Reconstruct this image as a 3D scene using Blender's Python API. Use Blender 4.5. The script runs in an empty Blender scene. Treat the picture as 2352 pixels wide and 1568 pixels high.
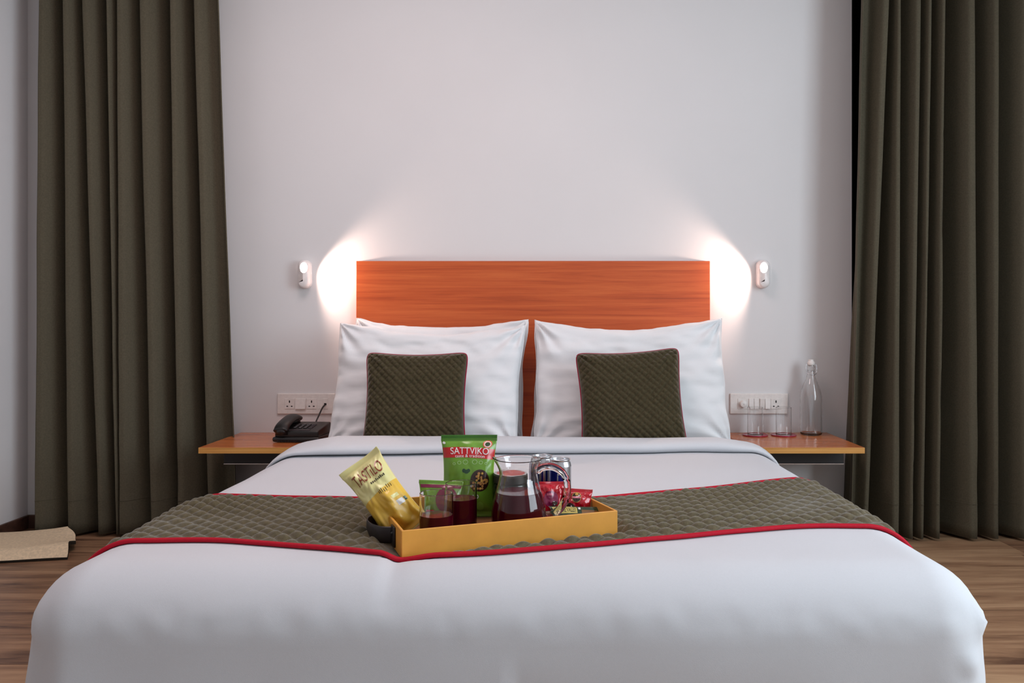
import bpy, bmesh, math, random
import numpy as np
from mathutils import Vector, Matrix, noise

random.seed(7)
PI = math.pi
scene = bpy.context.scene
COL = scene.collection

# ------------------------------------------------------------------ camera, world, lights, exposure
CAM_Z = 0.887
FPX = 1873.0
cam_d = bpy.data.cameras.new('camera')
cam_d.sensor_width = 36.0
cam_d.lens = 36.0 * FPX / 2352.0
cam_d.shift_x = -(1261 - 1176) / 2352.0
cam_d.shift_y = -(784 - 740) / 2352.0
cam_d.clip_start = 0.02
cam = bpy.data.objects.new('camera', cam_d)
cam.location = (0, 0, CAM_Z)
cam.rotation_euler = (PI / 2, 0, 0)
COL.objects.link(cam)
scene.camera = cam

world = bpy.data.worlds.new('world')
scene.world = world
world.use_nodes = True
world.node_tree.nodes['Background'].inputs[0].default_value = (0.62, 0.75, 1.0, 1)
world.node_tree.nodes['Background'].inputs[1].default_value = 0.5


def area_light(name, loc, rot, sx, sy, energy, color):
    d = bpy.data.lights.new(name, 'AREA')
    d.shape = 'RECTANGLE'
    d.size = sx
    d.size_y = sy
    d.energy = energy
    d.color = color
    o = bpy.data.objects.new(name, d)
    o.location = loc
    o.rotation_euler = rot
    COL.objects.link(o)
    return o


# daylight entering through the window in the side wall
area_light('daylight', (2.43, 0.80, 1.50), (0, PI / 2, 0), 1.7, 1.9, 80, (0.80, 0.92, 1.0))
# unseen ceiling light, added to warm the room and light the bed from above
area_light('ceiling_fill_light', (-0.60, 2.05, 2.70), (0, 0, 0), 0.9, 0.9, 13.5, (1.0, 0.70, 0.69))

vs = scene.view_settings
scene.display_settings.display_device = 'sRGB'
vs.view_transform = 'Standard'
vs.look = 'None'
vs.gamma = 1.0
vs.use_curve_mapping = False
vs.exposure = -0.02

# ------------------------------------------------------------------ helpers


def srgb(r, g, b):
    f = lambda c: ((c / 255 + 0.055) / 1.055) ** 2.4 if c > 10 else c / 255 / 12.92
    return (f(r), f(g), f(b), 1.0)


def principled(name):
    m = bpy.data.materials.new(name)
    m.use_nodes = True
    nt = m.node_tree
    return m, nt, nt.nodes['Principled BSDF']


def setin(b, **kw):
    for k, v in kw.items():
        b.inputs[k.replace('_', ' ')].default_value = v


def add(nt, t, **kw):
    n = nt.nodes.new(t)
    for k, v in kw.items():
        setattr(n, k, v)
    return n


def coords(nt, scale, kind='Object'):
    tc = add(nt, 'ShaderNodeTexCoord')
    mp = add(nt, 'ShaderNodeMapping')
    mp.inputs['Scale'].default_value = scale
    nt.links.new(tc.outputs[kind], mp.inputs['Vector'])
    return mp.outputs['Vector']


def noise_tex(nt, vec, scale, detail=4, rough=0.55, dist=0.0):
    n = add(nt, 'ShaderNodeTexNoise')
    n.inputs['Scale'].default_value = scale
    n.inputs['Detail'].default_value = detail
    n.inputs['Roughness'].default_value = rough
    n.inputs['Distortion'].default_value = dist
    nt.links.new(vec, n.inputs['Vector'])
    return n.outputs['Fac']


def ramp(nt, fac, stops):
    r = add(nt, 'ShaderNodeValToRGB')
    el = r.color_ramp.elements
    while len(el) < len(stops):
        el.new(0.5)
    for e, (p, c) in zip(el, stops):
        e.position = p
        e.color = c
    nt.links.new(fac, r.inputs['Fac'])
    return r.outputs['Color']


def bump(nt, b, fac, strength, dist):
    n = add(nt, 'ShaderNodeBump')
    n.inputs['Strength'].default_value = strength
    n.inputs['Distance'].default_value = dist
    nt.links.new(fac, n.inputs['Height'])
    nt.links.new(n.outputs['Normal'], b.inputs['Normal'])


def plain(name, col, rough=0.5, metal=0.0, spec=0.5, **kw):
    """a lightly mottled single-colour material"""
    m, nt, b = principled(name)
    v = coords(nt, (1, 1, 1))
    f = noise_tex(nt, v, kw.pop('nscale', 60), 3)
    c0 = tuple(min(1, x * 0.94) for x in col[:3]) + (1,)
    c1 = tuple(min(1, x * 1.06) for x in col[:3]) + (1,)
    nt.links.new(ramp(nt, f, [(0.3, c0), (0.7, c1)]), b.inputs['Base Color'])
    b.inputs['Roughness'].default_value = rough
    b.inputs['Metallic'].default_value = metal
    b.inputs['Specular IOR Level'].default_value = spec
    for k, val in kw.items():
        b.inputs[k.replace('_', ' ')].default_value = val
    return m


def fabric(name, col, rough=0.9, weave=900, wstr=0.12, crease=0.0, cscale=6.0, sheen=0.0, vary=0.05):
    m, nt, b = principled(name)
    v = coords(nt, (1, 1, 1))
    f = noise_tex(nt, v, weave * 0.25, 2)
    c0 = tuple(x * (1 - vary) for x in col[:3]) + (1,)
    c1 = tuple(min(1, x * (1 + vary)) for x in col[:3]) + (1,)
    nt.links.new(ramp(nt, f, [(0.3, c0), (0.7, c1)]), b.inputs['Base Color'])
    setin(b, Roughness=rough)
    b.inputs['Specular IOR Level'].default_value = 0.2
    b.inputs['Sheen Weight'].default_value = sheen
    b.inputs['Sheen Roughness'].default_value = 0.4
    h = noise_tex(nt, v, weave, 1)
    if crease > 0:
        g = noise_tex(nt, coords(nt, (1, 1.6, 1)), cscale, 5, 0.6, 0.6)
        mix = add(nt, 'ShaderNodeMath', operation='MULTIPLY_ADD')
        nt.links.new(g, mix.inputs[0])
        mix.inputs[1].default_value = crease
        nt.links.new(h, mix.inputs[2])
        h = mix.outputs[0]
    bump(nt, b, h, wstr, 0.002)
    return m


def wood(name, dark, mid, light, scale=(1.2, 22, 22), rough=0.35, per_object=False):
    m, nt, b = principled(name)
    v = coords(nt, scale)
    if per_object:
        oi = add(nt, 'ShaderNodeObjectInfo')
        vm = add(nt, 'ShaderNodeVectorMath', operation='MULTIPLY_ADD')
        cmb = add(nt, 'ShaderNodeCombineXYZ')
        for i in range(3):
            nt.links.new(oi.outputs['Random'], cmb.inputs[i])
        nt.links.new(cmb.outputs[0], vm.inputs[0])
        vm.inputs[1].default_value = (37, 53, 11)
        nt.links.new(v, vm.inputs[2])
        v = vm.outputs[0]
    f1 = noise_tex(nt, v, 1.0, 8, 0.62, 0.8)
    f2 = noise_tex(nt, v, 4.0, 3, 0.6, 0.2)
    mx = add(nt, 'ShaderNodeMath', operation='MULTIPLY_ADD')
    nt.links.new(f2, mx.inputs[0])
    mx.inputs[1].default_value = 0.35
    nt.links.new(f1, mx.inputs[2])
    if per_object:
        m2 = add(nt, 'ShaderNodeMath', operation='MULTIPLY_ADD')
        nt.links.new(oi.outputs['Random'], m2.inputs[0])
        m2.inputs[1].default_value = 0.22
        nt.links.new(mx.outputs[0], m2.inputs[2])
        s2 = add(nt, 'ShaderNodeMath', operation='SUBTRACT')
        nt.links.new(m2.outputs[0], s2.inputs[0])
        s2.inputs[1].default_value = 0.11
        mx = s2
    nt.links.new(ramp(nt, mx.outputs[0], [(0.42, dark), (0.62, mid), (0.85, light)]), b.inputs['Base Color'])
    setin(b, Roughness=rough)
    bump(nt, b, f2, 0.08, 0.001)
    return m


def glass(name, col=(1, 1, 1, 1), rough=0.0, ior=1.45):
    m, nt, b = principled(name)
    v = coords(nt, (1, 1, 1))
    f = noise_tex(nt, v, 30, 2)
    bump(nt, b, f, 0.02, 0.0005)
    setin(b, Base_Color=col, Roughness=rough, IOR=ior)
    b.inputs['Transmission Weight'].default_value = 1.0
    return m


def emission(name, col, strength):
    m, nt, b = principled(name)
    setin(b, Base_Color=col)
    b.inputs['Emission Color'].default_value = col
    b.inputs['Emission Strength'].default_value = strength
    return m


def tag(o, label=None, cat=None, group=None, kind=None):
    if label:
        o['label'] = label
    if cat:
        o['category'] = cat
    if group:
        o['group'] = group
    if kind:
        o['kind'] = kind
    return o


def empty(name, loc=(0, 0, 0), rot=(0, 0, 0)):
    o = bpy.data.objects.new(name, None)
    o.empty_display_size = 0.05
    o.location = loc
    o.rotation_euler = rot
    COL.objects.link(o)
    return o


def mobj(name, verts, faces, mat, parent=None, smooth=True, weld=0.0, recalc=True):
    me = bpy.data.meshes.new(name)
    me.from_pydata([tuple(v) for v in verts], [], faces)
    if weld or recalc:
        bm = bmesh.new()
        bm.from_mesh(me)
        if weld:
            bmesh.ops.remove_doubles(bm, verts=bm.verts, dist=weld)
        if recalc:
            bmesh.ops.recalc_face_normals(bm, faces=bm.faces)
        bm.to_mesh(me)
        bm.free()
    me.materials.append(mat)
    if smooth:
        me.polygons.foreach_set('use_smooth', [True] * len(me.polygons))
    me.update()
    o = bpy.data.objects.new(name, me)
    COL.objects.link(o)
    if parent:
        o.parent = parent
    return o


def bmobj(name, bm, mat, parent=None, smooth=False):
    me = bpy.data.meshes.new(name)
    bmesh.ops.recalc_face_normals(bm, faces=bm.faces)
    bm.to_mesh(me)
    bm.free()
    me.materials.append(mat)
    if smooth:
        me.polygons.foreach_set('use_smooth', [True] * len(me.polygons))
    o = bpy.data.objects.new(name, me)
    COL.objects.link(o)
    if parent:
        o.parent = parent
    return o


def add_box(bm, x0, x1, y0, y1, z0, z1, bev=0.0, seg=2):
    r = bmesh.ops.create_cube(bm, size=1.0)
    vs_ = r['verts']
    for v in vs_:
        v.co = Vector(((x0 + x1) / 2 + v.co.x * (x1 - x0), (y0 + y1) / 2 + v.co.y * (y1 - y0), (z0 + z1) / 2 + v.co.z * (z1 - z0)))
    if bev > 0:
        es = list({e for v in vs_ for e in v.link_edges})
        bmesh.ops.bevel(bm, geom=es, offset=bev, segments=seg, profile=0.5, affect='EDGES')


def box(name, x0, x1, y0, y1, z0, z1, mat, parent=None, bev=0.0, seg=2, smooth=False):
    bm = bmesh.new()
    add_box(bm, x0, x1, y0, y1, z0, z1, bev, seg)
    return bmobj(name, bm, mat, parent, smooth)


def grid_faces(nu, nv, base=0, wrap=False):
    fs = []
    for i in range(nu if wrap else nu - 1):
        for j in range(nv - 1):
            a = base + i * nv + j
            b = base + ((i + 1) % nu) * nv + j
            fs.append((a, b, b + 1, a + 1))
    return fs


def lathe(name, prof, mat, parent=None, n=48, deform=None, closed=False, loc=(0, 0, 0)):
    """revolve (r, z) points about z; the profile runs along the surface"""
    fine = [prof[0]]
    for (r0, z0), (r1, z1) in zip(prof, prof[1:]):
        L = math.hypot(r1 - r0, z1 - z0)
        if L > 0.0035:
            e_ = 0.0006 / L
            for t in (e_, 0.5, 1 - e_):
                fine.append((r0 + (r1 - r0) * t, z0 + (z1 - z0) * t))
        fine.append((r1, z1))
    prof = fine
    vs_, nv = [], len(prof)
    for i in range(n):
        a = 2 * PI * i / n
        for r, z in prof:
            p = Vector((r * math.cos(a), r * math.sin(a), z))
            if deform:
                p = deform(p, a, r, z)
            vs_.append(p + Vector(loc))
    fs = grid_faces(n, nv, 0, True)
    if closed:
        for i in range(n):
            fs.append((i * nv + nv - 1, ((i + 1) % n) * nv + nv - 1, ((i + 1) % n) * nv, i * nv))
    return mobj(name, vs_, fs, mat, parent, True, 1e-6)


def tube(name, path, rad, mat, parent=None, n=10, cap=True, flat=None):
    """tube along a path; rad number or list; flat=(rw, rh) with world-up reference"""
    P = [Vector(p) for p in path]
    vs_, k = [], len(P)
    up = Vector((0, 0, 1))
    for i, p in enumerate(P):
        t = (P[min(i + 1, k - 1)] - P[max(i - 1, 0)]).normalized()
        ref = up if abs(t.dot(up)) < 0.95 else Vector((0, 1, 0))
        s = t.cross(ref).normalized()
        u = s.cross(t).normalized()
        r = rad[i] if isinstance(rad, (list, tuple)) else rad
        rw, rh = flat if flat else (r, r)
        for j in range(n):
            a = 2 * PI * j / n
            vs_.append(p + s * (rw * math.cos(a)) + u * (rh * math.sin(a)))
    fs = []
    for i in range(k - 1):
        for j in range(n):
            fs.append((i * n + j, i * n + (j + 1) % n, (i + 1) * n + (j + 1) % n, (i + 1) * n + j))
    if cap:
        fs.append(tuple(range(n - 1, -1, -1)))
        fs.append(tuple((k - 1) * n + j for j in range(n)))
    return mobj(name, vs_, fs, mat, parent)


def spline(pts, n):
    """Catmull-Rom through points"""
    P = [Vector(p) for p in pts]
    P = [P[0] * 2 - P[1]] + P + [P[-1] * 2 - P[-2]]
    out = []
    segs = len(P) - 3
    for i in range(n + 1):
        t = i / n * segs
        s = min(int(t), segs - 1)
        t -= s
        a, b, c, d = P[s:s + 4]
        out.append(0.5 * ((2 * b) + (c - a) * t + (2 * a - 5 * b + 4 * c - d) * t * t + (3 * b - a - 3 * c + d) * t ** 3))
    return out


def text_geo(s, size=1.0, cuts=1):
    """triangulated lettering centred on the origin: (verts, faces, width, height)"""
    cu = bpy.data.curves.new('lettering', 'FONT')
    cu.body = s
    cu.size = size
    cu.align_x = 'CENTER'
    cu.align_y = 'CENTER'
    ob = bpy.data.objects.new('lettering_source', cu)
    COL.objects.link(ob)
    dg = bpy.context.evaluated_depsgraph_get()
    me = bpy.data.meshes.new_from_object(ob.evaluated_get(dg))
    bm = bmesh.new()
    bm.from_mesh(me)
    bmesh.ops.triangulate(bm, faces=bm.faces)
    if cuts:
        bmesh.ops.subdivide_edges(bm, edges=bm.edges, cuts=cuts, use_grid_fill=True)
    vs_ = [v.co.copy() for v in bm.verts]
    bm.verts.index_update()
    fs = [tuple(v.index for v in f.verts) for f in bm.faces]
    bm.free()
    bpy.data.objects.remove(ob)
    bpy.data.meshes.remove(me)
    bpy.data.curves.remove(cu)
    xs = [v.x for v in vs_]
    ys = [v.y for v in vs_]
    cx, cy = (max(xs) + min(xs)) / 2, (max(ys) + min(ys)) / 2
    return [(v.x - cx, v.y - cy) for v in vs_], fs, max(xs) - min(xs), max(ys) - min(ys)


def nz(x, y, z, s=1.0):
    return noise.noise(Vector((x * s, y * s, z * s)))


# ------------------------------------------------------------------ materials
M = {}
m, nt, b = principled('wall_paint')
f = noise_tex(nt, coords(nt, (1, 1, 1)), 1.2, 3)
nt.links.new(ramp(nt, f, [(0.3, (0.70, 0.69, 0.695, 1)), (0.7, (0.735, 0.725, 0.73, 1))]), b.inputs['Base Color'])
setin(b, Roughness=0.75)
b.inputs['Specular IOR Level'].default_value = 0.25
bump(nt, b, noise_tex(nt, coords(nt, (1, 1, 1)), 180, 3), 0.05, 0.001)
M['wall'] = m
M['ceiling'] = plain('ceiling_paint', (0.78, 0.77, 0.77, 1), 0.9)
M['plank'] = wood('floor_wood', srgb(92, 64, 48), srgb(150, 114, 86), srgb(186, 150, 116), (1.3, 12, 12), 0.42, True)
M['joint'] = plain('floor_joint', srgb(40, 27, 21), 0.8)
M['skirting'] = wood('skirting_wood', srgb(40, 25, 20), srgb(70, 46, 36), srgb(88, 60, 48), (2, 20, 20), 0.5)
M['headboard'] = wood('headboard_veneer', srgb(158, 66, 28), srgb(190, 86, 40), srgb(206, 104, 52), (1.1, 30, 34), 0.38)
M['shelf'] = wood('shelf_veneer', srgb(160, 84, 42), srgb(188, 106, 58), srgb(202, 124, 72), (2.0, 26, 26), 0.22)
M['shelf_edge'] = wood('shelf_edging', srgb(176, 116, 52), srgb(204, 146, 72), srgb(216, 160, 86), (2.0, 30, 60), 0.4)
M['black_metal'] = plain('black_powder_coat', srgb(16, 17, 20), 0.5)
M['curtain'] = fabric('curtain_cloth', srgb(86, 80, 65), 0.8, 700, 0.2, sheen=0.04, vary=0.12)
M['linen'] = fabric('white_cotton', (0.61, 0.62, 0.65, 1), 0.9, 1100, 0.10, crease=0.8, cscale=5, vary=0.01)
M['pillow'] = fabric('pillow_cotton', (0.78, 0.785, 0.80, 1), 0.9, 1100, 0.14, crease=1.6, cscale=9, vary=0.01)
M['velvet'] = fabric('quilted_velvet', srgb(88, 79, 57), 0.85, 500, 0.3, sheen=0.45, vary=0.22)
M['velvet_cushion'] = fabric('cushion_velvet', srgb(66, 58, 38), 0.85, 600, 0.25, sheen=0.22, vary=0.2)
M['red_trim'] = fabric('red_piping', srgb(176, 14, 38), 0.7, 500, 0.1)
M['pink_trim'] = fabric('crimson_piping', srgb(150, 26, 58), 0.7, 500, 0.1)
M['mat'] = fabric('woven_mat', srgb(226, 204, 172), 0.95, 420, 0.5, vary=0.12)
M['mat_back'] = plain('mat_lining', srgb(44, 42, 36), 0.8)
M['white_plastic'] = plain('white_plastic', srgb(226, 220, 216), 0.35)
M['black_plastic'] = plain('black_plastic', srgb(22, 18, 17), 0.38)
M['key'] = plain('grey_key', srgb(60, 52, 56), 0.4)
M['key_print'] = plain('key_print', srgb(190, 186, 196), 0.5)
M['hole'] = plain('socket_hole', srgb(14, 10, 8), 0.8)
M['glass'] = glass('clear_glass')
M['pink_glass'] = plain('pink_acrylic', srgb(226, 60, 96), 0.15, Transmission_Weight=0.55)
M['chrome'] = plain('steel_wire', (0.6, 0.6, 0.62, 1), 0.25, 1.0)
M['lamp_white'] = plain('lamp_white', srgb(232, 226, 224), 0.35)
M['led'] = emission('lamp_led', (1.0, 0.86, 0.80, 1), 22.0)
M['fill_glow'] = emission('ceiling_fill_glow', (1.0, 0.92, 0.90, 1), 3.0)  # glow of the added ceiling panel
M['tray'] = plain('mustard_leatherette', srgb(222, 156, 64), 0.45, nscale=20)
M['tray_in'] = plain('tray_lining', srgb(120, 74, 40), 0.6)
M['strap'] = plain('black_leather', srgb(24, 15, 16), 0.45)
M['night'] = plain('dark_window_glass', srgb(10, 11, 13), 0.08)

# juice: dark red liquid
m, nt, b = principled('red_juice')
setin(b, Roughness=0.04, IOR=1.34)
b.inputs['Specular IOR Level'].default_value = 0.22
f = noise_tex(nt, coords(nt, (1, 1, 1)), 12, 2)
nt.links.new(ramp(nt, f, [(0.2, (0.075, 0.0015, 0.010, 1)), (0.8, (0.095, 0.002, 0.013, 1))]), b.inputs['Base Color'])
b.inputs['Transmission Weight'].default_value = 0.05
M['juice'] = m

# ------------------------------------------------------------------ the room
YW = 3.52          # rear wall plane
XL, XR = -2.25, 2.46
YF = -1.6
ZC = 2.74


def struct(o):
    o['kind'] = 'structure'
    return o


# floor: a dark slab with boards on top, laid along x
fl = struct(box('floor', XL - 0.1, XR + 0.1, YF - 0.1, YW + 0.2, -0.06, -0.004, M['joint']))
bw = 0.20
row = 0
y = 2.915 - bw * 23
plank_cache = {}
while y < YW + 0.15:
    x = XL - random.uniform(0.1, 1.0)
    while x < XR:
        L = random.choice([1.2, 1.5, 1.8])
        x1 = min(x + L, XR + 0.05)
        x0 = max(x, XL - 0.05)
        if x1 - x0 > 0.05 and y + bw > YF:
            key = round(x1 - x0, 4)
            if key not in plank_cache:
                bm = bmesh.new()
                add_box(bm, -(x1 - x0) / 2 + 0.0006, (x1 - x0) / 2 - 0.0006, -bw / 2 + 0.0008, bw / 2 - 0.0008, -0.008, 0.0)
                o = bmobj('plank', bm, M['plank'], fl)
                plank_cache[key] = o.data
            else:
                o = bpy.data.objects.new('plank', plank_cache[key])
                COL.objects.link(o)
                o.parent = fl
            o.location = ((x0 + x1) / 2, y + bw / 2, 0)
        x += L
    y += bw
    row += 1

# rear wall with two curtained window recesses
bm = bmesh.new()
T = 0.16
OL0, OL1, OR0, OR1, OZ0, OZ1 = -2.02, -1.50, 1.307, 2.30, 0.0, 2.60
add_box(bm, XL - 0.1, OL0, YW, YW + T, -0.05, ZC)
add_box(bm, OL1, OR0, YW, YW + T, -0.05, ZC)
add_box(bm, OR1, XR + 0.1, YW, YW + T, -0.05, ZC)
add_box(bm, OL0, OL1, YW, YW + T, OZ1, ZC)
add_box(bm, OR0, OR1, YW, YW + T, OZ1, ZC)
struct(bmobj('wall_back', bm, M['wall']))
struct(box('wall_left', XL - 0.1, XL, YF, YW, -0.05, ZC, M['wall']))
struct(box('wall_front', XL - 0.1, XR + 0.1, YF - 0.1, YF, -0.05, ZC, M['wall']))
struct(box('ceiling', XL - 0.1, XR + 0.1, YF - 0.1, YW + T, ZC, ZC + 0.1, M['ceiling']))
WY0, WY1, WZ0, WZ1 = -0.15, 1.75, 0.65, 2.35
bm = bmesh.new()
add_box(bm, XR, XR + 0.12, YF, WY0, -0.05, ZC)
add_box(bm, XR, XR + 0.12, WY1, YW, -0.05, ZC)
add_box(bm, XR, XR + 0.12, WY0, WY1, -0.05, WZ0)
add_box(bm, XR, XR + 0.12, WY0, WY1, WZ1, ZC)
struct(bmobj('wall_right', bm, M['wall']))


def window(n, x0, x1, y0, y1, z0, z1, along='x'):
    w = struct(empty('window_%d' % n, ((x0 + x1) / 2, (y0 + y1) / 2, z0)))
    bm = bmesh.new()
    W = (x1 - x0) / 2 if along == 'x' else (y1 - y0) / 2
    D = 0.02
    H = z1 - z0

    def bb(a0, a1, c0, c1, d=D):
        if along == 'x':
            add_box(bm, a0, a1, -d, d, c0, c1)
        else:
            add_box(bm, -d, d, a0, a1, c0, c1)
    bb(-W, -W + 0.05, 0, H)
    bb(W - 0.05, W, 0, H)
    bb(-W + 0.05, W - 0.05, 0, 0.05)
    bb(-W + 0.05, W - 0.05, H - 0.05, H)
    bb(-0.025, 0.025, 0.05, H - 0.05)
    bmobj('frame', bm, M['white_plastic'] if n == 3 else M['black_metal'], w)
    for s in (-1, 1):
        bm = bmesh.new()
        a0, a1 = sorted((s * 0.025, s * (W - 0.05)))
        bb(a0, a1, 0.05, H - 0.05, 0.004)
        bmobj('pane', bm, M['glass'] if n == 3 else M['night'], w)


window(1, OL0, OL1, YW + 0.12, YW + 0.16, OZ0, OZ1)
window(2, OR0, OR1, YW + 0.12, YW + 0.16, OZ0, OZ1)
window(3, XR + 0.06, XR + 0.10, WY0, WY1, WZ0, WZ1, 'y')

bm = bmesh.new()
add_box(bm, XL, OL0, YW - 0.012, YW, 0.0, 0.058, 0.003)
add_box(bm, OL1, OR0, YW - 0.012, YW, 0.0, 0.058, 0.003)
struct(bmobj('baseboard_back', bm, M['skirting']))
struct(box('baseboard_left', XL, XL + 0.012, YF, YW - 0.012, 0.0, 0.058, M['skirting'], bev=0.003))
struct(box('baseboard_right', XR - 0.012, XR, YF, YW, 0.0, 0.058, M['skirting'], bev=0.003))
# added ceiling panel, out of the picture, put there to light the bed from above
cl = tag(empty('ceiling_fill_panel', (-0.60, 2.05, ZC)), 'unseen square light panel added on the ceiling to light the bed', 'lamp')
box('housing', -0.47, 0.47, -0.47, 0.47, -0.028, 0.0, M['lamp_white'], cl, 0.004)
box('diffuser', -0.45, 0.45, -0.45, 0.45, -0.031, -0.028, M['fill_glow'], cl)

# ------------------------------------------------------------------ curtains


def curtain(name, top, bot, side, y_front, depth, label):
    """top/bot: ridge x in pixels (rear-wall scale at y_front) at picture rows 0 and 1200; side +1: valleys to the right of each ridge"""
    k = (y_front + 0.03) / FPX
    zt, zb = CAM_Z + 740 * k, 0.012
    Xt = [(p - 1261) * k for p in top]
    Xb = [(p - 1261) * k for p in bot]
    nf = len(Xt) - 1
    per = 36
    nu, nv = nf * per + 1, 60
    Z1 = ZC - 0.005
    vs_ = []
    rnd = random.Random(3 + side)
    amps = [rnd.uniform(0.75, 1.1) for _ in range(nf)]
    for i in range(nu):
        f, t = min(i // per, nf - 1), (i - min(i // per, nf - 1) * per) / per
        for j in range(nv):
            v = j / (nv - 1)
            z = zb + (Z1 - zb) * v
            q = (z - zb) / (zt - zb)
            a = Xb[f] + (Xt[f] - Xb[f]) * q
            c = Xb[f + 1] + (Xt[f + 1] - Xb[f + 1]) * q
            pitch = c - a
            w = t if side > 0 else 1 - t
            amp = depth * amps[f] * min(1.2, 0.45 + pitch / 0.15)
            ss = lambda lo, hi: (lambda q_: q_ * q_ * (3 - 2 * q_))(max(0.0, min(1.0, (w - lo) / (hi - lo))))
            s = 0.10 * (w - 0.5 * w * w) + ss(0.12, 0.56) * 0.9
            s *= 1 - ss(0.80, 1.0)
            last = (f == nf - 1) if side > 0 else (f == 0)
            amp *= 0.30 if last else 1.0
            yy = min(y_front + amp * s, YW - 0.012)
            yy += 0.004 * nz(a * 9 + t, z * 2.1, 1.3) + 0.006 * (1 - v) ** 3 * nz(t * 3 + f, z * 6, 4.0)
            ov = (0.0 if last else 0.75 * pitch * s * side)
            xx = a + pitch * t + ov * 0.5 + 0.003 * nz(f * 3.1, z * 1.7, t * 2)
            vs_.append((xx, yy, z))
    e = tag(empty(name, (0, 0, 0)), label, 'curtain', 'pleated curtains either side of the bed')
    o = mobj('cloth', vs_, grid_faces(nu, nv), M['curtain'], e, True)
    md = o.modifiers.new('thick', 'SOLIDIFY')
    md.thickness = 0.003
    md.offset = 0
    # stitched hem line near the floor
    hem = []
    for i in range(nu):
        x, yv, z = vs_[i * nv + 3]
        hem.append((x, yv - 0.0030, z))
    tube('hem_seam', hem[::2], 0.0012, M['curtain'], e, 6)
    box('track', min(Xt) - 0.02, max(Xt) + 0.02, y_front + 0.02, y_front + 0.06, ZC - 0.025, ZC, M['white_plastic'], e, 0.003)
    return e


curtain('window_curtain', [100, 155, 199, 254, 277, 329, 398, 453, 508],
        [90, 167, 236, 276, 284, 358, 418, 488, 552], 1, 3.362, 0.140,
        'dark olive pleated curtain beside the shelf with the black telephone')
curtain('window_curtain', [1976, 2034, 2061, 2107, 2131, 2162, 2229, 2284, 2352, 2410],
        [1948, 1984, 2056, 2088, 2112, 2150, 2236, 2282, 2350, 2410], -1, 3.295, 0.19,
        'olive green pleated curtain beside the shelf with the glass bottle')

# ------------------------------------------------------------------ bed
bx_c = -0.075       # bed centre line
ZT = 0.437          # duvet top
W0, R0 = 0.765, 0.12
Y0 = 1.548
SK = 0.23


def prof(rho):
    q = R0 * PI / 2
    if rho < q:
        ph = rho / R0
        return R0 * math.sin(ph), R0 * (1 - math.cos(ph)), math.sin(ph), math.cos(ph)
    s = rho - q
    return R0 + 0.014 * math.sin(min(s / 0.24, 1) * PI / 2), R0 + s, 1.0, 0.0


TRAY_A = math.atan2(0.17, 0.43)
TRAY_O = (-0.284, 1.572)
TL, TD, TH = 0.463, 0.296, 0.054


def pressed(xw, yw):
    """1 under the tray, fading to 0 around it (the bedding gives way there)"""
    dx, dy = xw - TRAY_O[0], yw - TRAY_O[1]
    lx = dx * math.cos(TRAY_A) + dy * math.sin(TRAY_A)
    ly = -dx * math.sin(TRAY_A) + dy * math.cos(TRAY_A)
    d = max(-lx, lx - TL, -ly, ly - TD)
    q = max(0.0, min(1.0, 1 - (d - 0.004) / 0.035))
    return q * q * (3 - 2 * q)


def undul(x, y):
    m_ = pressed(bx_c + x, y)
    return (0.006 * nz(x, y, 0.3, 2.2) + 0.0022 * nz(x, y, 1.7, 6.0)) * (1 - m_) - 0.012 * m_


def duvet_pt(a, bb, off=0.0):
    """a: arc length across from the centre line, bb: depth; off: height above the cloth"""
    s = 1 if a >= 0 else -1
    r = abs(a) - W0
    if r <= 0:
        return Vector((bx_c + a, bb, ZT + undul(a, bb) + off)), Vector((0, 0, 1))
    g, k, n1, n2 = prof(r)
    fade = max(0.0, 1 - r / 0.25)
    x = bx_c + s * (W0 + g + n1 * off)
    z = ZT - k + n2 * off + undul(s * W0, bb) * fade
    return Vector((x, bb, z)), Vector((s * n1, 0, n2))


def wrinkle(x, y, z, corner):
    """creases of the hanging cloth"""
    w = 0.0025 * nz(x * 3, y * 3, z * 5, 1.0)
    if corner:
        ang = math.atan2(x - bx_c, 1.6 - y)
        w += 0.006 * math.exp(-((ang - 0.95) / 0.12) ** 2) * math.exp(-((z - 0.33) / 0.05) ** 2)
    return w


YB = 2.90
nx, ny = 110, 96
xs = [-W0 + 2 * W0 * i / nx for i in range(nx + 1)]
ys = [Y0 + (YB - Y0) * j / ny for j in range(ny + 1)]
vs_, fs = [], []
for x in xs:
    for yv in ys:
        vs_.append((bx_c + x, yv, ZT + undul(x, yv)))
fs += grid_faces(nx + 1, ny + 1)
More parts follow.
